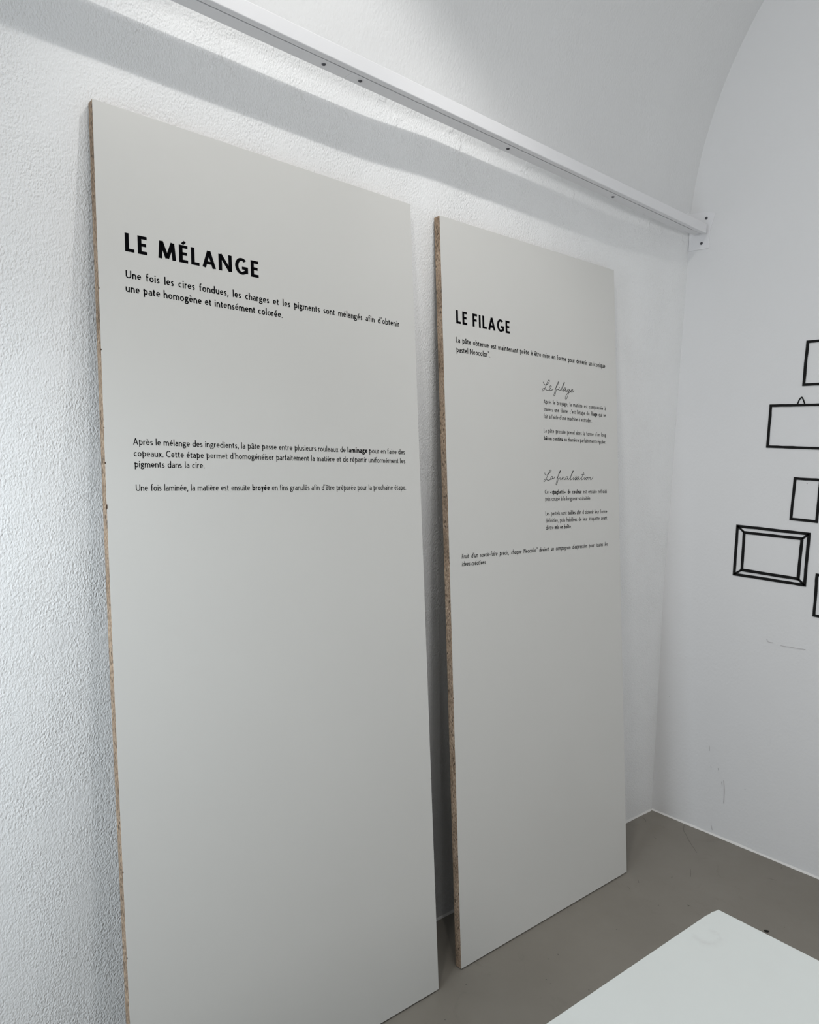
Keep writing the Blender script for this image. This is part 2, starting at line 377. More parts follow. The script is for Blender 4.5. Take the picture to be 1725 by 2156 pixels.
def glyph(ch, h, ital=False):
    """advance width and centre lines of one letter; h = half the stroke width, capitals are 1 high"""
    X, T = XH - h, 1 - h
    ry = 0.25
    def nar(W): return arc(W / 2, X - ry, W / 2 - h, ry, 180, 0) + [(W - h, 0)]
    if ch == ' ': return 0.27, []
    if ch == 'a':
        if ital:
            W = 0.46; return W, [arc(W * 0.5, X * 0.5 + h * 0.5, W * 0.5 - h, (X - h) / 2, 40, 320, 16), [(W - h, XH), (W - h, 0)]]
        W = 0.43; return W, [[(h + 0.03, X - 0.05)] + arc(W / 2 - 0.01, X - 0.19, W / 2 - h + 0.01, 0.19, 110, 0, 6) + [(W - h, 0)],
                             cat_rom([(W - h, 0.385), (W * 0.52, 0.375), (h + 0.02, 0.30), (h, 0.17), (W * 0.36, h), (W - h, 0.14)], 4)]
    if ch == 'b': W = 0.50; return W, [[(h, 0), (h, ASC)], arc(W / 2, XH / 2, W / 2 - h, XH / 2 - h, 150, -150, 16)]
    if ch == 'c': W = 0.42; return W, [arc(W / 2 + 0.02, XH / 2, W / 2 - h + 0.03, XH / 2 - h, 48, 312, 14)]
    if ch == 'd': W = 0.50; return W, [[(W - h, 0), (W - h, ASC)], arc(W / 2, XH / 2, W / 2 - h, XH / 2 - h, 30, 330, 16)]
    if ch == 'e': W = 0.47; return W, [[(h, 0.345), (W - h, 0.345)] + arc(W / 2, XH / 2 + 0.01, W / 2 - h, XH / 2 - h - 0.01, 5, 318, 18)]
    if ch == 'f': W = 0.30; return W, [arc(0.25, ASC - h - 0.15, 0.13, 0.15, 75, 180, 6) + [(0.12, 0)], [(0.0, XH - h), (0.27, XH - h)]]
    if ch == 'g':
        if ital:
            W = 0.47; return W, [arc(W * 0.5, XH / 2, W * 0.5 - h, XH / 2 - h, 40, 320, 16), [(W - h, XH), (W - h, -0.12)] + arc(W / 2 - h / 2, -0.12, W / 2 - h * 1.5 + h, 0.16, 0, -140, 7)]
        W = 0.46; return W, [arc(0.21, 0.46, 0.21 - h, 0.20 - h * 0.8, 0, 360, 16), cat_rom([(0.12, 0.30), (0.06, 0.21), (0.15, 0.135), (0.33, 0.10), (0.42, 0.0), (0.36, -0.16), (0.20, -0.21 - 0.02), (0.05, -0.17), (0.05, -0.04), (0.17, 0.08)], 4), [(0.33, 0.57), (0.46, 0.61)]]
    if ch == 'h': W = 0.48; return W, [[(h, 0), (h, ASC)], nar(W)]
    if ch in 'iî': 
        st = [[(h + 0.01, 0), (h + 0.01, XH)]]
        if ch == 'i': st.append([(h + 0.01, 0.83 - h * 0.3), (h + 0.01, 0.83 + h * 1.9)])
        else: st.append([(-0.10, 0.78), (h + 0.01, 0.96), (h * 2 + 0.12, 0.78)])
        return 2 * h + 0.02, st
    if ch == 'l': return 2 * h + 0.02, [[(h + 0.01, 0), (h + 0.01, ASC)]]
    if ch == 'm': W = 0.76; q = W / 2 + h / 2; return W, [[(h, 0), (h, XH)], arc(q / 2, X - ry, q / 2 - h / 2, ry, 180, 0) + [(q - h / 2, 0)], [(a_ + q - h, b_) for a_, b_ in arc((W - q) / 2 + h / 4, X - ry, (W - q) / 2 - h / 4, ry, 180, 0)] + [(W - h, 0)]]
    if ch == 'n': W = 0.48; return W, [[(h, 0), (h, XH)], nar(W)]
    if ch == 'o': W = 0.51; return W, [arc(W / 2, XH / 2, W / 2 - h, XH / 2 - h, 0, 360, 20)]
    if ch == 'p': W = 0.52; return W, [[(h + 0.045, DSC), (h + 0.045, XH + 0.12)], [(0.005, XH - h - 0.03), (h + 0.08, XH - h)] , arc(W / 2 + 0.02, XH / 2, W / 2 - h - 0.02, XH / 2 - h, 150, -150, 16)]
    if ch == 'q': W = 0.50; return W, [[(W - h, DSC), (W - h, XH)], arc(W / 2, XH / 2, W / 2 - h, XH / 2 - h, 30, 330, 16)]
    if ch == 'r': W = 0.30; return W, [[(h, 0), (h, XH)], arc(0.25, X - 0.25, 0.25 - h, 0.25, 180, 82, 6)]
    if ch == 's': W = 0.35; return W, [cat_rom([(W - h - 0.01, X - 0.045), (W * 0.55, X), (h + 0.01, X - 0.09), (h + 0.04, 0.375), (W * 0.55, 0.31), (W - h, 0.18), (W * 0.52, h), (h - 0.01, h + 0.045)], 4)]
    if ch == 't': W = 0.30; return W, [[(0.11, XH + 0.17), (0.11, 0.16)] + arc(0.23, 0.16, 0.12, 0.16 - h, 180, 285, 5), [(0.0, XH - h), (0.27, XH - h)]]
    if ch == 'u': W = 0.48; return W, [[(W - h, 0), (W - h, XH)], [(h, XH)] + arc(W / 2, ry + h, W / 2 - h, ry, 180, 360)]
    if ch == 'v': W = 0.43; return W, [[(h * 0.9, XH), (W / 2, h * 0.4), (W - h * 0.9, XH)]]
    if ch == 'x': W = 0.42; return W, [[(h, XH), (W - h, 0)], [(W - h, XH), (h, 0)]]
    if ch == 'y': W = 0.44; return W, [[(h * 0.9, XH), (W / 2 + 0.01, 0.04)], [(W - h * 0.9, XH), (W / 2 - 0.10, DSC)]]
    if ch == 'A': W = 0.66; return W, [[(h * 0.9, 0), (W / 2, 1 - h * 0.2), (W - h * 0.9, 0)], [(W * 0.22, 0.29), (W * 0.78, 0.29)]]
    if ch == 'C': W = 0.62; return W, [arc(W / 2 + 0.05, 0.5, W / 2 - h + 0.07, 0.5 - h, 52, 308, 18)]
    if ch == 'E': W = 0.42; return W, [[(h, 0), (h, 1)], [(h, T), (W - 0.01, T)], [(h, 0.515), (W - 0.045, 0.515)], [(h, h), (W, h)]]
    if ch == 'F': W = 0.42; return W, [[(h, 0), (h, 1)], [(h, T), (W, T)], [(h, 0.50), (W - 0.045, 0.50)]]
    if ch == 'G': W = 0.70; return W, [arc(W / 2 + 0.02, 0.5, W / 2 - h, 0.5 - h, 48, 332, 22)[:-2] + [(W - h - 0.01, 0.16)], [(W - h, 0.10), (W - h, 0.49)], [(W - h, 0.49 - h), (W * 0.54, 0.49 - h)]]
    if ch == 'I': return 2 * h + 0.01, [[(h, 0), (h, 1)]]
    if ch == 'L': W = 0.40; return W, [[(h, 0), (h, 1)], [(h, h), (W, h)]]
    if ch == 'M': W = 0.82; return W, [[(h * 1.0, 0), (h * 1.7, 1 - h * 0.3), (W / 2, 0.06), (W - h * 1.7, 1 - h * 0.3), (W - h * 1.0, 0)]]
    if ch == 'N': W = 0.68; return W, [[(h, 0), (h, 1 - h * 0.4), (W - h, h * 0.4), (W - h, 1)]]
    if ch == 'U': W = 0.64; return W, [[(h, 1)] + arc(W / 2, 0.32, W / 2 - h, 0.32 - h, 180, 360, 12) + [(W - h, 1)]]
    if ch == '.': return 0.15, [[(0.075, -0.01), (0.075, 2 * h)]]
    if ch == ',': return 0.16, [[(0.10, 0.13), (0.05, -0.17)]]
    if ch == ':': return 0.16, [[(0.08, 0), (0.08, 2 * h)], [(0.08, XH - 2 * h), (0.08, XH)]]
    if ch == "'": return 0.15, [[(0.10, ASC), (0.06, 0.76)]]
    if ch == '-': return 0.26, [[(0.02, 0.33), (0.24, 0.33)]]
    if ch in '«»':
        s = 1 if ch == '«' else -1
        return 0.52, [[(0.26 + s * (dx + 0.07), 0.50), (0.2 + s * (dx - 0.05), 0.32), (0.2 + s * (dx + 0.07), 0.14)] for dx in (-0.09, 0.09)]
    if ch == '™':
        return 0.30, [[(0.0, ASC), (0.13, ASC)], [(0.065, ASC), (0.065, 0.80)], [(0.17, 0.80), (0.18, ASC), (0.23, 0.88), (0.28, ASC), (0.29, 0.80)]]
    return 0.4, []
ACC = {'é': 'e/', 'è': 'e\\', 'ê': 'e^', 'à': 'a\\', 'â': 'a^', 'É': 'E/'}

def ribbon(V, F, pts, hw, z=0.0, closed=False):
    """flat stroke of half width hw along pts, mitred at the bends"""
    P = [pts[0]]
    for q in pts[1:]:
        if (q[0] - P[-1][0]) ** 2 + (q[1] - P[-1][1]) ** 2 > 1e-12: P.append(q)
    n = len(P)
    if n < 2: return
    if not closed and not isinstance(hw, (list, tuple)):
        for i in range(1, n - 1):
            ax, ay, bx, by = P[i][0] - P[i - 1][0], P[i][1] - P[i - 1][1], P[i + 1][0] - P[i][0], P[i + 1][1] - P[i][1]
            if (ax * bx + ay * by) < -0.15 * sqrt((ax * ax + ay * ay) * (bx * bx + by * by)):
                ribbon(V, F, P[:i + 1], hw, z); ribbon(V, F, P[i:], hw, z); return
    b0 = len(V)
    loop = closed or ((P[0][0] - P[-1][0]) ** 2 + (P[0][1] - P[-1][1]) ** 2 < 1e-10)
    if loop and not closed: P = P[:-1]; n -= 1
    def nrm(a, b2):
        dx, dy = b2[0] - a[0], b2[1] - a[1]; l = sqrt(dx * dx + dy * dy) or 1e-9
        return -dy / l, dx / l
    for i in range(n):
        if loop: n1, n2 = nrm(P[i - 1], P[i]), nrm(P[i], P[(i + 1) % n])
        else:
            n1 = nrm(P[i - 1], P[i]) if i else nrm(P[0], P[1])
            n2 = nrm(P[i], P[i + 1]) if i < n - 1 else n1
        mx_, my_ = n1[0] + n2[0], n1[1] + n2[1]; l2 = mx_ * mx_ + my_ * my_
        k = 2.0 / max(l2, 0.55)
        w_ = hw[i % len(hw)] if isinstance(hw, (list, tuple)) else hw
        V.append((P[i][0] + mx_ * k * w_ , P[i][1] + my_ * k * w_, z)); V.append((P[i][0] - mx_ * k * w_, P[i][1] - my_ * k * w_, z))
    m = n if loop else n - 1
    for i in range(m):
        a = b0 + 2 * i; c = b0 + 2 * ((i + 1) % n); F.append((a, a + 1, c + 1, c))

def parse(text):
    out, bold = [], False
    for ch in text:
        if ch == '*': bold = not bold
        else: out.append((ch, bold))
    return out

def text_width(chars, h, hb, sb, ital):
    w_, nsp = 0, 0
    for ch, bd in chars:
        g = ACC.get(ch, ch)[0]; hh = hb if bd else h
        if ch == ' ': nsp += 1
        else: w_ += glyph(g, hh, ital)[0] + 2 * sb
    return w_, nsp

def line_of_text(text, y0, s0, y1, cap, h, hb, sb=0.045, kx=None, ital=False):
    """flat mesh data of one line between y0 and y1 on a panel; kx = letter width factor, None: natural space, letters stretched to fit"""
    chars = parse(text); wl, nsp = text_width(chars, h, hb, sb, ital)
    if kx is None:
        sp_ = 0.34; kx = (y1 - y0) / cap / (wl + nsp * sp_)
    else:
        sp_ = ((y1 - y0) / cap / kx - wl) / max(nsp, 1)
    V, F, x = [], [], -sb
    for ch, bd in chars:
        if ch == ' ': x += sp_; continue
        base = ACC.get(ch, ch); hh = hb if bd else h
        adv, st = glyph(base[0], hh, ital)
        st = [list(q) for q in st]
        if len(base) > 1:
            top = 1.0 if base[0].isupper() else XH; cx = adv / 2
            if base[0] == 'E': st.append([(cx - 0.05, top + 0.05), (cx + 0.08, top + 0.22)])
            elif base[1] == '/': st.append([(cx - 0.04, top + 0.08), (cx + 0.13, top + 0.30)])
            if base[1] == '\\': st.append([(cx - 0.13, top + 0.30), (cx + 0.04, top + 0.08)])
            if base[1] == '^': st.append([(cx - 0.15, top + 0.08), (cx, top + 0.28), (cx + 0.15, top + 0.08)])
            acc = {'/': 1, '\\': 1, '^': 1}[base[1]]
        else: acc = 0
        for qi, q in enumerate(st):
            hw = hh * (0.78 if acc and qi == len(st) - 1 else 1.0) * (0.45 if ch == '™' else 0.8 if ch in "'«»" else 1.0)
            pts = [(x + sb + a_, b_) for a_, b_ in q]
            tmp, tf = [], []
            ribbon(tmp, tf, pts, hw)
            o_ = len(V)
            for (a_, b_, c_) in tmp:
                if ital: a_ += b_ * 0.17
                V.append(((a_) * cap * kx + y0, b_ * cap + s0, 0))
            F += [tuple(i + o_ for i in f) for f in tf]
        x += adv + 2 * sb
    return V, F, kx

# ---------------------------------------------------------------- the two leaning display panels
def make_panel(x0, lean, corners, th, label, chips):
    """corners: list of (y, s) along the left edge bottom to top and the right edge; s runs up the board"""
    left, right = corners
    base = empty('exhibition_board', (x0, left[0][0], 0), (0, 0, 0))
    tag(base, label, 'board', 'white exhibition boards leaning on the wall')
    Y0 = left[0][0]
    lift = th * sin(lean) + 0.0026
    def W(y, s, d):                              # d = depth behind the face
        s += lift
        return (-s * sin(lean) - d * cos(lean), y - Y0, s * cos(lean) - d * sin(lean))
    H = left[-1][1]
    def edge(tab, s):
        for (a, sa), (b2, sb_) in zip(tab, tab[1:]):
            if s <= sb_ + 1e-9: return a + (b2 - a) * (s - sa) / (sb_ - sa)
        return tab[-1][0]
    ns = 28
    def slab(name, d0, d1, m, inset=0.0):
        vs, fs = [], []
        for i in range(ns + 1):
            s = H * i / ns
            yl, yr = edge(left, s) + inset, edge(right, s * right[-1][1] / H) - inset
            sr = s * right[-1][1] / H
            vs += [W(yl, s, d0), W(yr, sr, d0), W(yr, sr, d1), W(yl, s, d1)]
        for i in range(ns):
            for k in range(4):
                a = 4 * i + k; b2 = 4 * i + (k + 1) % 4
                fs.append((a, b2, b2 + 4, a + 4))
        fs += [(3, 2, 1, 0), (4 * ns, 4 * ns + 1, 4 * ns + 2, 4 * ns + 3)]
        return mesh(name, vs, fs, m, base)
    slab('front_laminate', 0.0, 0.0007, M_lam)
    core = slab('chipboard_core', 0.0007, th - 0.0007, M_chip)
    slab('back_laminate', th - 0.0007, th, M_backing)
    # frayed flakes that stand proud of the sawn edge
    for (yc, s, sz, side) in chips:
        bm = bmesh.new(); r = bmesh.ops.create_icosphere(bm, subdivisions=1, radius=1.0)
        for v_ in bm.verts: v_.co *= 1 + 0.35 * noise.noise(v_.co * 3 + Vector((s, 0, 0)))
        bmesh.ops.scale(bm, vec=(0.0012, 0.0016, sz), verts=bm.verts)
        e = edge(left, s) + 0.0002 if side < 0 else edge(right, s) - 0.0002
        c_ = W(e, s, 0.0006)
        bmesh.ops.translate(bm, vec=c_, verts=bm.verts)
        bm_obj('edge_flake', bm, M_chip_dark, core)
    return base, W

M_chip_dark = plain('chipboard_dark', (0.06, 0.035, 0.022), 0.9, 0.2, bump=(500.0, 0.0004))

def put(name, V, F, W, parent, label=None):
    """lay flat lettering on a panel face (0.15 mm vinyl)"""
    vs = [W(a_, b_ - 0.0, -0.0003) for (a_, b_, _) in V]
    F2 = []
    for f in F:
        a_, b_, c_ = V[f[0]], V[f[1]], V[f[2]]
        F2.append(f if (b_[0] - a_[0]) * (c_[1] - a_[1]) - (b_[1] - a_[1]) * (c_[0] - a_[0]) > 0 else tuple(reversed(f)))
    o = mesh(name, vs, F2, M_ink, parent)
    if label: o['label'] = label
    return o

P1b, W1 = make_panel(0.2464, 0.1025,
    ([(0.5630, 0.0), (0.5590, 0.306), (0.5500, 1.00), (0.5470, 1.4), (0.5449, 2.2430)], [(1.4249, 0.0), (1.4272, 2.2365)]), 0.0243,
    'nearer tall white board headed LE MÉLANGE, leaning against the rough left wall',
    [(0, 1.8445, 0.0035, -1), (0, 1.715, 0.0025, -1), (0, 1.477, 0.003, -1), (0, 1.3843, 0.008, -1), (0, 1.5518, 0.0015, -1), (0, 0.62, 0.0025, -1), (0, 0.44, 0.003, -1), (0, 0.5957, 0.0025, 1)])
P2b, W2 = make_panel(0.2257, 0.0884,
    ([(1.5358, 0.0), (1.5319, 2.2240)], [(2.3940, 0.0), (2.4167, 2.2285)]), 0.0243,
    'farther tall white board headed LE FILAGE, leaning against the wall near the corner',
    [(0, 1.2, 0.002, -1), (0, 0.8, 0.0025, -1)])
LIFT = 0.0243 * sin(0.095) + 0.0026
def w1(a_, b_, d): return W1(a_, b_ - LIFT, d)
def w2(a_, b_, d): return W2(a_, b_ - LIFT, d)
TH, HB = 0.086, 0.082       # half strokes of the headings and of bold words

def heading(text, a_, s_, b_, cap, W, parent):
    """big heading, every letter a piece of vinyl of its own"""
    sb = 0.075; wl, nsp = text_width(parse(text), TH, TH, sb, False); kx = (b_ - a_) / cap / (wl + nsp * 0.34)
    x = a_ - sb * cap * kx
    for ch in text:
        if ch == ' ': x += 0.34 * cap * kx; continue
        adv = (glyph(ACC.get(ch, ch)[0], TH)[0]) * cap * kx
        x += sb * cap * kx
        V, F, _ = line_of_text(ch, x, s_, x + adv, cap, TH, TH, sb=0.0, kx=kx)
        put('letter', V, F, W, parent); x += adv + sb * cap * kx
heading('LE MÉLANGE', 0.6036, 1.9388, 0.9340, 0.0398, w1, P1b)
heading('LE FILAGE', 1.5880, 1.9197, 1.8350, 0.0398, w2, P2b)
def para(W, parent, lines, cap, h, hb, kref, ital=False, name='text_line'):
    kx = None
    if isinstance(kref, int):
        t, a_, s_, b_ = lines[kref]; _, _, kx = line_of_text(t, a_, s_, b_, cap, h, hb, ital=ital)
    else: kx = kref
    for i, (t, a_, s_, b_) in enumerate(lines):
        V, F, _ = line_of_text(t, a_, s_, b_, cap, h, hb, kx=kx, ital=ital)
        put(name, V, F, W, parent)
    return kx
k1 = para(w1, P1b, [("Une fois les cires fondues, les charges et les pigments sont mélangés afin d'obtenir", 0.6030, 1.8810, 1.3706),
                    ("une pate homogène et intensément colorée.", 0.6018, 1.8510, 0.9914)], 0.0168, 0.070, 0.090, 1)
k2 = para(w1, P1b, [("Après le mélange des ingredients, la pâte passe entre plusieurs rouleaux de *laminage* pour en faire des", 0.6068, 1.5225, 1.3738),
                    ("copeaux. Cette étape permet d'homogénéiser parfaitement la matière et de répartir uniformément les", 0.6074, 1.4972, 1.3737),
                    ("pigments dans la cire.", 0.6079, 1.4740, 0.7703)], 0.0143, 0.060, 0.088, 2)
para(w1, P1b, [("Une fois laminée, la matière est ensuite *broyée* en fins granulés afin d'être préparée pour la prochaine étape.", 0.6091, 1.4230, 1.3731)], 0.0143, 0.060, 0.088, 0)
para(w2, P2b, [("La pâte obtenue est maintenant prête à être mise en forme pour devenir un iconique", 1.5848, 1.8620, 2.3459),
               ("pastel Neocolor™.", 1.5853, 1.8330, 1.7339)], 0.0168, 0.070, 0.090, 1)
para(w2, P2b, [("Après le broyage, la matière est compressée à", 1.9869, 1.7080, 2.3415),
               ("travers une filière: c'est l'étape du *filage* qui se", 1.9866, 1.6834, 2.3403),
               ("fait à l'aide d'une machine à extruder.", 1.9856, 1.6589, 2.2554)], 0.0140, 0.060, 0.088, 2)
para(w2, P2b, [("La pâte pressée prend alors la forme d'un long", 1.9842, 1.6110, 2.3388),
               ("*bâton continu* au diamètre parfaitement régulier.", 1.9844, 1.5858, 2.3376)], 0.0140, 0.060, 0.088, 1)
para(w2, P2b, [("Ce *«spaghetti» de couleur* est ensuite refroidi", 1.9812, 1.4058, 2.3336),
               ("puis coupé à la longueur souhaitée.", 1.9817, 1.3825, 2.2363)], 0.0140, 0.060, 0.088, 1)
para(w2, P2b, [("Les pastels sont *taillés* afin d obtenir leur forme", 1.9809, 1.3334, 2.3329),
               ("définitive, puis habillées de leur étiquette avant", 1.9809, 1.3097, 2.3318),
               ("d'être *mis en boîte*.", 1.9811, 1.2862, 2.1202)], 0.0140, 0.060, 0.088, 2)
para(w2, P2b, [("Fruit d'un savoir-faire précis, chaque Neocolor™ devient un compagnon d'expression pour toutes les", 1.5836, 1.2144, 2.3294),
               ("idees créatives.", 1.5831, 1.1913, 1.6900)], 0.0143, 0.066, 0.085, 1, ital=True)
SCR1 = [[[1.9877,1.7803],[1.9898,1.7755],[1.9959,1.7713],[2.004,1.7713],[2.0123,1.7757],[2.019,1.7826],[2.0215,1.7865],[2.0193,1.7891],[2.0148,1.787],[2.0096,1.7804],[2.0025,1.7696],[1.9954,1.7589],[1.9882,1.7515],[1.9829,1.7496],[1.9816,1.7528],[1.9861,1.7572],[1.9942,1.7582],[2.0019,1.7552],[2.0084,1.7532],[2.0143,1.7536],[2.0193,1.7563]],[[2.0179,1.7562],[2.0254,1.7614],[2.03,1.7674],[2.029,1.7705],[2.0243,1.7697],[2.0197,1.7641],[2.0179,1.758],[2.0213,1.7546],[2.0281,1.7555],[2.04,1.7589]],[[2.0488,1.7597],[2.0566,1.7678],[2.066,1.779],[2.0714,1.786],[2.07,1.7878],[2.0657,1.7842],[2.0584,1.7736],[2.0502,1.757],[2.0443,1.7444],[2.0423,1.7392],[2.0449,1.7379],[2.049,1.7419],[2.0529,1.7507],[2.0562,1.7584],[2.0593,1.7615],[2.0652,1.7607],[2.0707,1.7634]],[[2.0753,1.7713],[2.0714,1.7653],[2.07,1.7605],[2.0735,1.7582],[2.0787,1.7603],[2.084,1.7645]],[[2.0834,1.7635],[2.0913,1.7721],[2.0993,1.7823],[2.1034,1.787],[2.1011,1.7885],[2.0963,1.7835],[2.0898,1.7725],[2.0857,1.7628],[2.0874,1.7586],[2.0923,1.7601],[2.0979,1.7638]],[[2.1091,1.7691],[2.1036,1.7698],[2.0973,1.7656],[2.0938,1.7597],[2.0964,1.7578],[2.1026,1.761],[2.109,1.7679],[2.1066,1.7621],[2.1083,1.758],[2.1129,1.7599],[2.1193,1.7646]],[[2.1298,1.7663],[2.1237,1.7673],[2.1174,1.7629],[2.1147,1.7582],[2.118,1.7565],[2.1243,1.7605],[2.1298,1.7655],[2.125,1.7556],[2.1183,1.7427],[2.1111,1.7326],[2.1068,1.7313],[2.1045,1.734],[2.1085,1.7429],[2.1187,1.7522],[2.1303,1.757],[2.1382,1.7609]],[[2.137,1.7608],[2.1439,1.764],[2.1478,1.7674],[2.1454,1.7683],[2.1403,1.766],[2.1364,1.7611],[2.1381,1.758],[2.1437,1.7584],[2.15,1.7614],[2.1555,1.7657]]]
SCR2 = [[[1.9834,1.4774],[1.9832,1.473],[1.9876,1.4688],[1.9945,1.4689],[2.0043,1.474],[2.0142,1.4808],[2.0173,1.4845],[2.0144,1.4863],[2.009,1.4826],[2.0013,1.4727],[1.993,1.4602],[1.9845,1.4504],[1.9792,1.4471],[1.9767,1.4491],[1.9803,1.4541],[1.989,1.455],[1.9967,1.4518],[2.0042,1.4513],[2.0122,1.4552]],[[2.0245,1.4634],[2.0193,1.4638],[2.0138,1.4593],[2.0128,1.4548],[2.0171,1.4545],[2.0232,1.459],[2.0269,1.4631],[2.024,1.4586],[2.0254,1.4556],[2.0308,1.4581],[2.0369,1.4643]],[[2.0461,1.4576],[2.0539,1.4663],[2.0618,1.4761],[2.0681,1.4837],[2.0658,1.4841],[2.0604,1.478],[2.053,1.4648],[2.0458,1.4498],[2.0406,1.4386],[2.0422,1.4358],[2.0469,1.4404],[2.0511,1.4498],[2.0535,1.4569],[2.0565,1.4573],[2.0617,1.4596]],[[2.0685,1.4634],[2.065,1.4589],[2.0645,1.4547],[2.068,1.4536],[2.0736,1.4578]],[[2.0778,1.4631],[2.074,1.4533]],[[2.0753,1.4559],[2.0807,1.4609],[2.0859,1.4628],[2.087,1.4602],[2.0844,1.4556],[2.0867,1.4534],[2.0917,1.4557],[2.0967,1.4591]],[[2.106,1.463],[2.1012,1.4641],[2.0955,1.4598],[2.0947,1.4549],[2.0989,1.4549],[2.1052,1.4595],[2.1085,1.4634],[2.1052,1.458],[2.1074,1.4539],[2.1124,1.4558],[2.1188,1.4604]],[[2.1181,1.4596],[2.1269,1.4692],[2.135,1.4792],[2.1384,1.4843],[2.1352,1.4836],[2.1293,1.4759],[2.1226,1.4625],[2.1204,1.4551],[2.1237,1.4536],[2.1317,1.4593]],[[2.1399,1.4636],[2.136,1.4582],[2.1364,1.454],[2.1408,1.4552],[2.1498,1.4614]],[[2.1492,1.4608],[2.1541,1.4653],[2.153,1.4622],[2.1553,1.458],[2.152,1.4541],[2.1451,1.4541],[2.1511,1.4553],[2.1585,1.4584]],[[2.1688,1.4634],[2.1638,1.4646],[2.1579,1.4603],[2.1564,1.4553],[2.1608,1.4545],[2.1673,1.4596],[2.1713,1.4639],[2.1679,1.4584],[2.1696,1.4542],[2.1747,1.4558],[2.1813,1.4608]],[[2.1988,1.4812],[2.1912,1.4698],[2.1844,1.4591],[2.1829,1.4547],[2.1874,1.4543],[2.1959,1.4598]],[[2.1834,1.4713],[2.201,1.4738]],[[2.2031,1.4637],[2.1991,1.459],[2.1995,1.4548],[2.2034,1.4556],[2.2094,1.4599]],[[2.216,1.4634],[2.2107,1.4614],[2.2086,1.4564],[2.213,1.4544],[2.219,1.458],[2.2192,1.4623],[2.2153,1.4634],[2.2237,1.4615]],[[2.2283,1.4639],[2.224,1.4541]],[[2.2254,1.4569],[2.2322,1.4624],[2.2368,1.4632],[2.2359,1.4585],[2.2357,1.455],[2.2403,1.4546],[2.2471,1.4595],[2.2526,1.4655]],[[2.0723,1.4698],[2.0729,1.4687]],[[2.144,1.4705],[2.1446,1.4694]],[[2.2066,1.47],[2.2072,1.4688]]]
for S_, lab in ((SCR1, 'thin handwritten heading Le filage'), (SCR2, 'thin handwritten heading La finalisation')):
    V, F = [], []
    for st in S_:
        ribbon(V, F, cat_rom(st, 5), 0.00092)
    put('script_heading', V, F, w2, P2b, lab)

# ---------------------------------------------------------------- the white rail under the vault
slope = math.atan(-0.0146)
rail = empty('wall_rail', (0, 0.75, 2.4755), (slope, 0, 0))
tag(rail, 'long white two-part metal rail running under the vault above both panels', 'rail')
L0, L1 = -1.4, 2.155
bm = bmesh.new(); bm_box(bm, (0.1010, L0, 0.0), (0.1200, L1, 0.038), 0.0028, 3)
bm_obj('cover_profile', bm, M_rail, rail)
for (a_, b_) in ((L0, 0.405), (0.4056, L1 - 0.075)):
    bm = bmesh.new(); bm_box(bm, (0.058, a_, 0.0005), (0.0974, b_, 0.0375), 0.0012, 2)
    bm_obj('mounting_strip', bm, M_rail, rail)
bm = bmesh.new(); bm_box(bm, (0.0960, L0, 0.0035), (0.1030, L1 - 0.01, 0.030)); bm_obj('inner_web', bm, M_gap, rail)
bm = bmesh.new(); bm_box(bm, (0.066, L1 - 0.072, 0.002), (0.0985, L1 - 0.01, 0.030), 0.001, 1); bm_obj('end_tab', bm, M_rail, rail)
sprof = [(0.0, -0.0014), (0.0009, -0.0012), (0.0012, -0.0006), (0.0021, -0.0020), (0.0034, -0.0014), (0.0042, 0.0004), (0.0042, 0.002)]
def screw(loc, M, parent, k=1.0):
    bm = bmesh.new(); lathe(bm, [(r * k, z * k) for r, z in sprof], 18)
    bmesh.ops.transform(bm, matrix=Matrix.Translation(loc) @ M, verts=bm.verts)
    return bm_obj('screw', bm, M_screw, parent, smooth=True)
for y in (1.080, 1.193, 1.760, 2.316, 0.2, -0.5):
    screw((0.080, y - 0.75, 0.0005), Matrix(), rail, 1.4)
# angle plate that fixes the rail's end to the back wall
PL = [(0.030, 2.5450), (0.0918, 2.5406), (0.1406, 2.5258), (0.1213, 2.4645), (0.1185, 2.3905), (0.032, 2.3938)]
vs = [(x, YB - 0.0035, z) for x, z in PL] + [(x, YB + 0.001, z) for x, z in PL]
n = len(PL); fs = [tuple(range(n)), tuple(range(2 * n - 1, n - 1, -1))] + [(i, i + n, (i + 1) % n + n, (i + 1) % n) for i in range(n)]
pl = mesh('mounting_plate', vs, fs, M_rail); tag(pl, 'white angled plate screwed to the back wall at the rail end', 'bracket')
bv = pl.modifiers.new('bevel', 'BEVEL'); bv.width = 0.0008; bv.segments = 2
for (x, z) in ((0.1032, 2.5125), (0.0877, 2.4157)):
    screw((x, YB - 0.0033, z), Matrix.Rotation(-pi / 2, 4, 'X'), pl, 1.5)

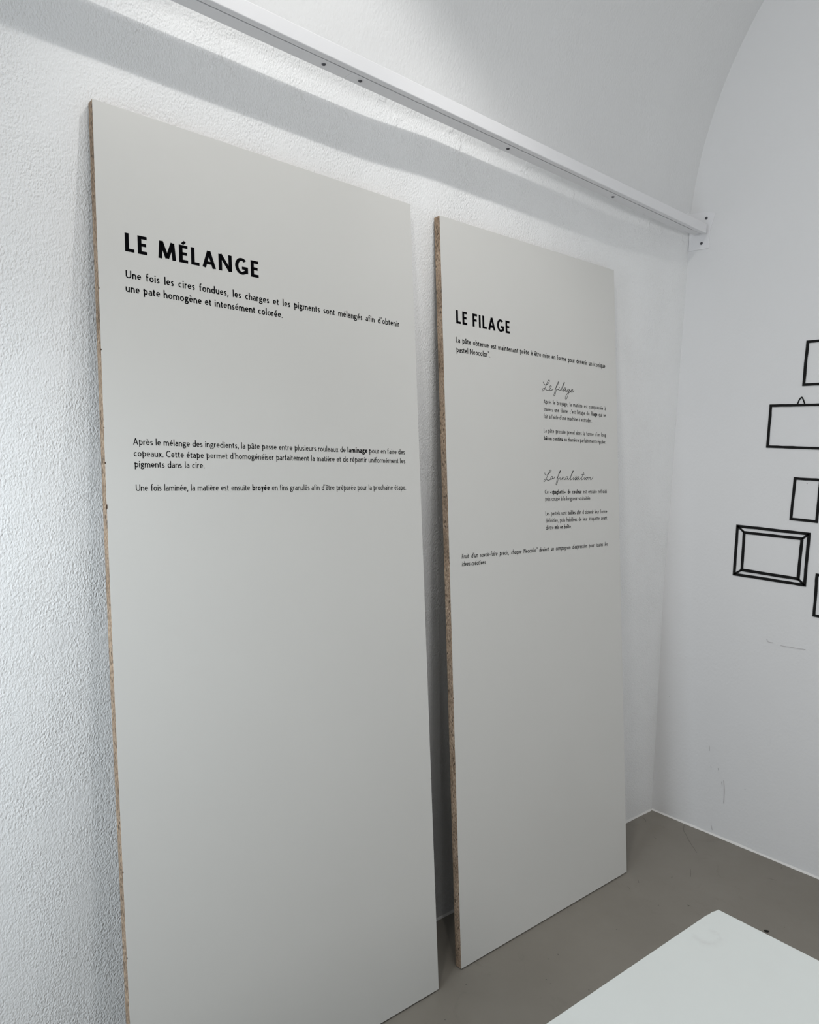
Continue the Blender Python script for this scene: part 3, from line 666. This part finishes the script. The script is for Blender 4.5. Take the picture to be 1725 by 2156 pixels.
# ---------------------------------------------------------------- painted picture frames on the back wall
def wob(P, closed, hw, seed):
    """subdivide a polygon and give the line a brush-drawn wobble"""
    out, wd = [], []
    n = len(P); m = n if closed else n - 1
    for i in range(m):
        a, b2 = P[i], P[(i + 1) % n]; L = sqrt((a[0] - b2[0]) ** 2 + (a[1] - b2[1]) ** 2); k = max(1, int(L / 0.018))
        for j in range(k):
            t = j / k; x = a[0] + (b2[0] - a[0]) * t; z = a[1] + (b2[1] - a[1]) * t
            if j: q = noise.noise(Vector((x * 22, z * 22, seed))) * 0.0011
            else: q = 0
            out.append((x + q, z + q)); wd.append(hw * (1 + (0.16 * noise.noise(Vector((x * 35, z * 35, seed + 5))) if j else 0)))
    if not closed: out.append(P[-1]); wd.append(hw)
    return out, wd
def drawing(strokes, label, seed):
    V, F = [], []
    for (P, hw, closed) in strokes:
        pts, wd = wob(P, closed, hw, seed); ribbon(V, F, pts, wd, 0, closed)
    vs = [(a_, YB - 0.0026, b_) for a_, b_, _ in V] + [(a_, YB + 0.002, b_) for a_, b_, _ in V]
    n = len(V)
    from collections import Counter
    ec = Counter(frozenset((f[i], f[(i + 1) % 4])) for f in F for i in range(4))
    fs = list(F)
    for f in F:
        for i in range(4):
            a_, b_ = f[i], f[(i + 1) % 4]
            if ec[frozenset((a_, b_))] == 1: fs.append((a_, b_, b_ + n, a_ + n))
    o = mesh('drawn_frame', vs, fs, M_paint)
    return tag(o, label, 'wall drawing', 'black frames drawn on the back wall')
hw = 0.0048
drawing([([(0.5272, 1.977), (0.90, 1.9795), (0.905, 1.8190), (0.5227, 1.8206)], hw, True)], 'black outline frame drawn on the back wall, topmost of the five', 1)
drawing([([(0.4073, 1.7475), (0.77, 1.7425), (0.775, 1.5810), (0.59, 1.5866), (0.4045, 1.5919)], hw, True),
         (cat_rom([(0.5047, 1.7491), (0.5107, 1.7652), (0.5172, 1.774), (0.5203, 1.7738), (0.5256, 1.7634), (0.5313, 1.7481)], 4), 0.0019, False)],
        'black outline frame with a small hanging loop on top, drawn on the back wall', 2)
drawing([([(0.5139, 1.4738), (0.6040, 1.4712), (0.5995, 1.3182), (0.5081, 1.3218)], hw, True)],
        'black single-line frame drawn above and to the right of the double-line frame', 3)
Do = [(0.3068, 1.2772), (0.576, 1.2707), (0.5723, 1.0792), (0.3043, 1.0845)]
Di = [(0.3346, 1.2545), (0.5527, 1.2503), (0.5478, 1.0991), (0.3339, 1.1056)]
drawing([(Do, 0.0053, True), (Di, 0.0053, True)] + [([a_, b_], 0.0036, False) for a_, b_ in zip(Do, Di)],
        'black double-line frame with mitred corners, leftmost drawing on the back wall', 4)
drawing([([(0.6135, 1.1236), (0.80, 1.122), (0.805, 0.9650), (0.612, 0.9724)], hw, True)],
        'black outline frame drawn lowest on the back wall, cut by the photo edge', 5)
# nail holes and specks in the plaster
def pits(name, pts, parent=None):
    bm = bmesh.new()
    for (x, y, z, r, ax) in pts:
        M = Matrix.Translation((x, y, z)) @ (Matrix.Rotation(-pi / 2, 4, 'X') if ax == 'y' else Matrix.Rotation(pi / 2, 4, 'Y'))
        lathe(bm, [(r, 0.0004), (r * 0.6, -0.0004), (0, -0.0006)], 8, M)
    o = bm_obj(name, bm, M_dark, parent); o['kind'] = 'stuff'; return o
wb = bpy.data.objects['wall_back']
pits('nail_hole', [(0.5572, YB - 0.001, 1.4560, 0.0016, 'y'), (0.40, YB - 0.001, 0.235, 0.0013, 'y'), (0.055, YB - 0.001, 0.52, 0.0012, 'y')], wb)

# faint scuffs on the back wall, hairs and grit on the floor
M_scuff = plain('grey_scuff', (0.47, 0.46, 0.465), 0.8, 0.1)
M_hair = plain('dark_scuff', (0.13, 0.12, 0.108), 0.8, 0.1)
WM= [[(0.2446, 0.3655), (0.2471, 0.3437)], [(0.2561, 0.2845), (0.2578, 0.2753)], [(0.2865, 0.2851), (0.2892, 0.2764)], [(0.3127, 0.242), (0.3184, 0.2015), (0.3184, 0.1484)], [(0.3047, 0.2338), (0.3077, 0.2189)], [(0.4474, 0.8514), (0.4548, 0.841), (0.4722, 0.8416)], [(0.5011, 0.8367), (0.5385, 0.8377), (0.5914, 0.8402)], [(0.271, 0.0388), (0.2787, 0.0203)]]
FM= [[(0.016, 2.833), (0.036, 2.822), (0.049, 2.806)], [(0.165, 2.91), (0.187, 2.868), (0.208, 2.847), (0.248, 2.803), (0.313, 2.743)], [(0.279, 2.318), (0.294, 2.311)], [(0.278, 2.386), (0.291, 2.371)], [(0.47, 2.383), (0.485, 2.387)], [(0.138, 2.72), (0.157, 2.712)], [(0.567, 2.781), (0.597, 2.792)], [(0.36, 2.608), (0.387, 2.56)]]
SP= [(0.408, 1.702), (0.428, 1.698), (0.339, 1.361), (0.513, 1.764), (0.4, 2.07), (0.354, 1.779), (0.359, 1.82)]

V, F = [], []
for L in WM: ribbon(V, F, cat_rom(L, 3), 0.0008)
o = mesh('scuff_mark', [(a_, YB - 0.0028, b_) for a_, b_, _ in V], F, M_scuff, wb); o['kind'] = 'stuff'
fl = bpy.data.objects['floor']
V, F = [], []
for L in FM: ribbon(V, F, cat_rom(L, 3), 0.0006)
for (a_, b_) in SP: ribbon(V, F, [(a_ - 0.002, b_), (a_ + 0.001, b_ + 0.002)], 0.0013)
o = mesh('floor_grit', [(a_, b_, 0.0006) for a_, b_, _ in V], F, M_hair, fl); o['kind'] = 'stuff'

# ---------------------------------------------------------------- white table at the lower right
TX, TY = 1.128, 1.223
table = empty('display_table', (TX, TY, 0)); tag(table, 'white rectangular table with a chipped far corner, in the lower right foreground', 'table')
top = [(0.0, 0.0), (-0.0005, -0.006), (-0.0035, -0.018), (-0.003, -0.024), (-0.0045, -0.034), (-0.0165, -0.441), (-0.030, -0.90), (0.66, -0.915), (0.70, -0.020)]
vs = [(x, y, 0.75) for x, y in top] + [(x, y, 0.722) for x, y in top]
n = len(top); fs = [tuple(range(n)), tuple(range(2 * n - 1, n - 1, -1))] + [(i, i + n, (i + 1) % n + n, (i + 1) % n) for i in range(n)]
tt = mesh('tabletop', vs, fs, M_top, table)
bv = tt.modifiers.new('bevel', 'BEVEL'); bv.width = 0.0012; bv.segments = 2; bv.limit_method = 'ANGLE'
for (x, y) in ((0.07, -0.07), (0.62, -0.08), (0.05, -0.84), (0.60, -0.85)):
    bm = bmesh.new(); bm_box(bm, (x - 0.022, y - 0.022, 0.0), (x + 0.022, y + 0.022, 0.7225), 0.002, 2); bm_obj('leg', bm, M_rail, table)
for (a_, b_) in (((0.06, -0.085, 0.66), (0.63, -0.065, 0.722)), ((0.05, -0.855, 0.66), (0.61, -0.835, 0.722)), ((0.05, -0.84, 0.66), (0.07, -0.07, 0.722)), ((0.60, -0.84, 0.66), (0.62, -0.07, 0.722))):
    bm = bmesh.new(); bm_box(bm, a_, b_, 0.001, 1); bm_obj('apron', bm, M_rail, table)

# crumb of dirt lying on the floor behind the table
bm = bmesh.new(); bmesh.ops.create_icosphere(bm, subdivisions=2, radius=1.0)
for v_ in bm.verts: v_.co *= 1 + 0.5 * noise.noise(v_.co * 2.1)
bmesh.ops.scale(bm, vec=(0.008, 0.004, 0.0035), verts=bm.verts); bmesh.ops.rotate(bm, matrix=Matrix.Rotation(0.5, 3, 'Z'), verts=bm.verts)
bmesh.ops.translate(bm, vec=(0.712, 2.452, 0.0028), verts=bm.verts)
tag(bm_obj('dirt_crumb', bm, M_dark), 'small dark crumb lying on the floor behind the table edge', 'debris')
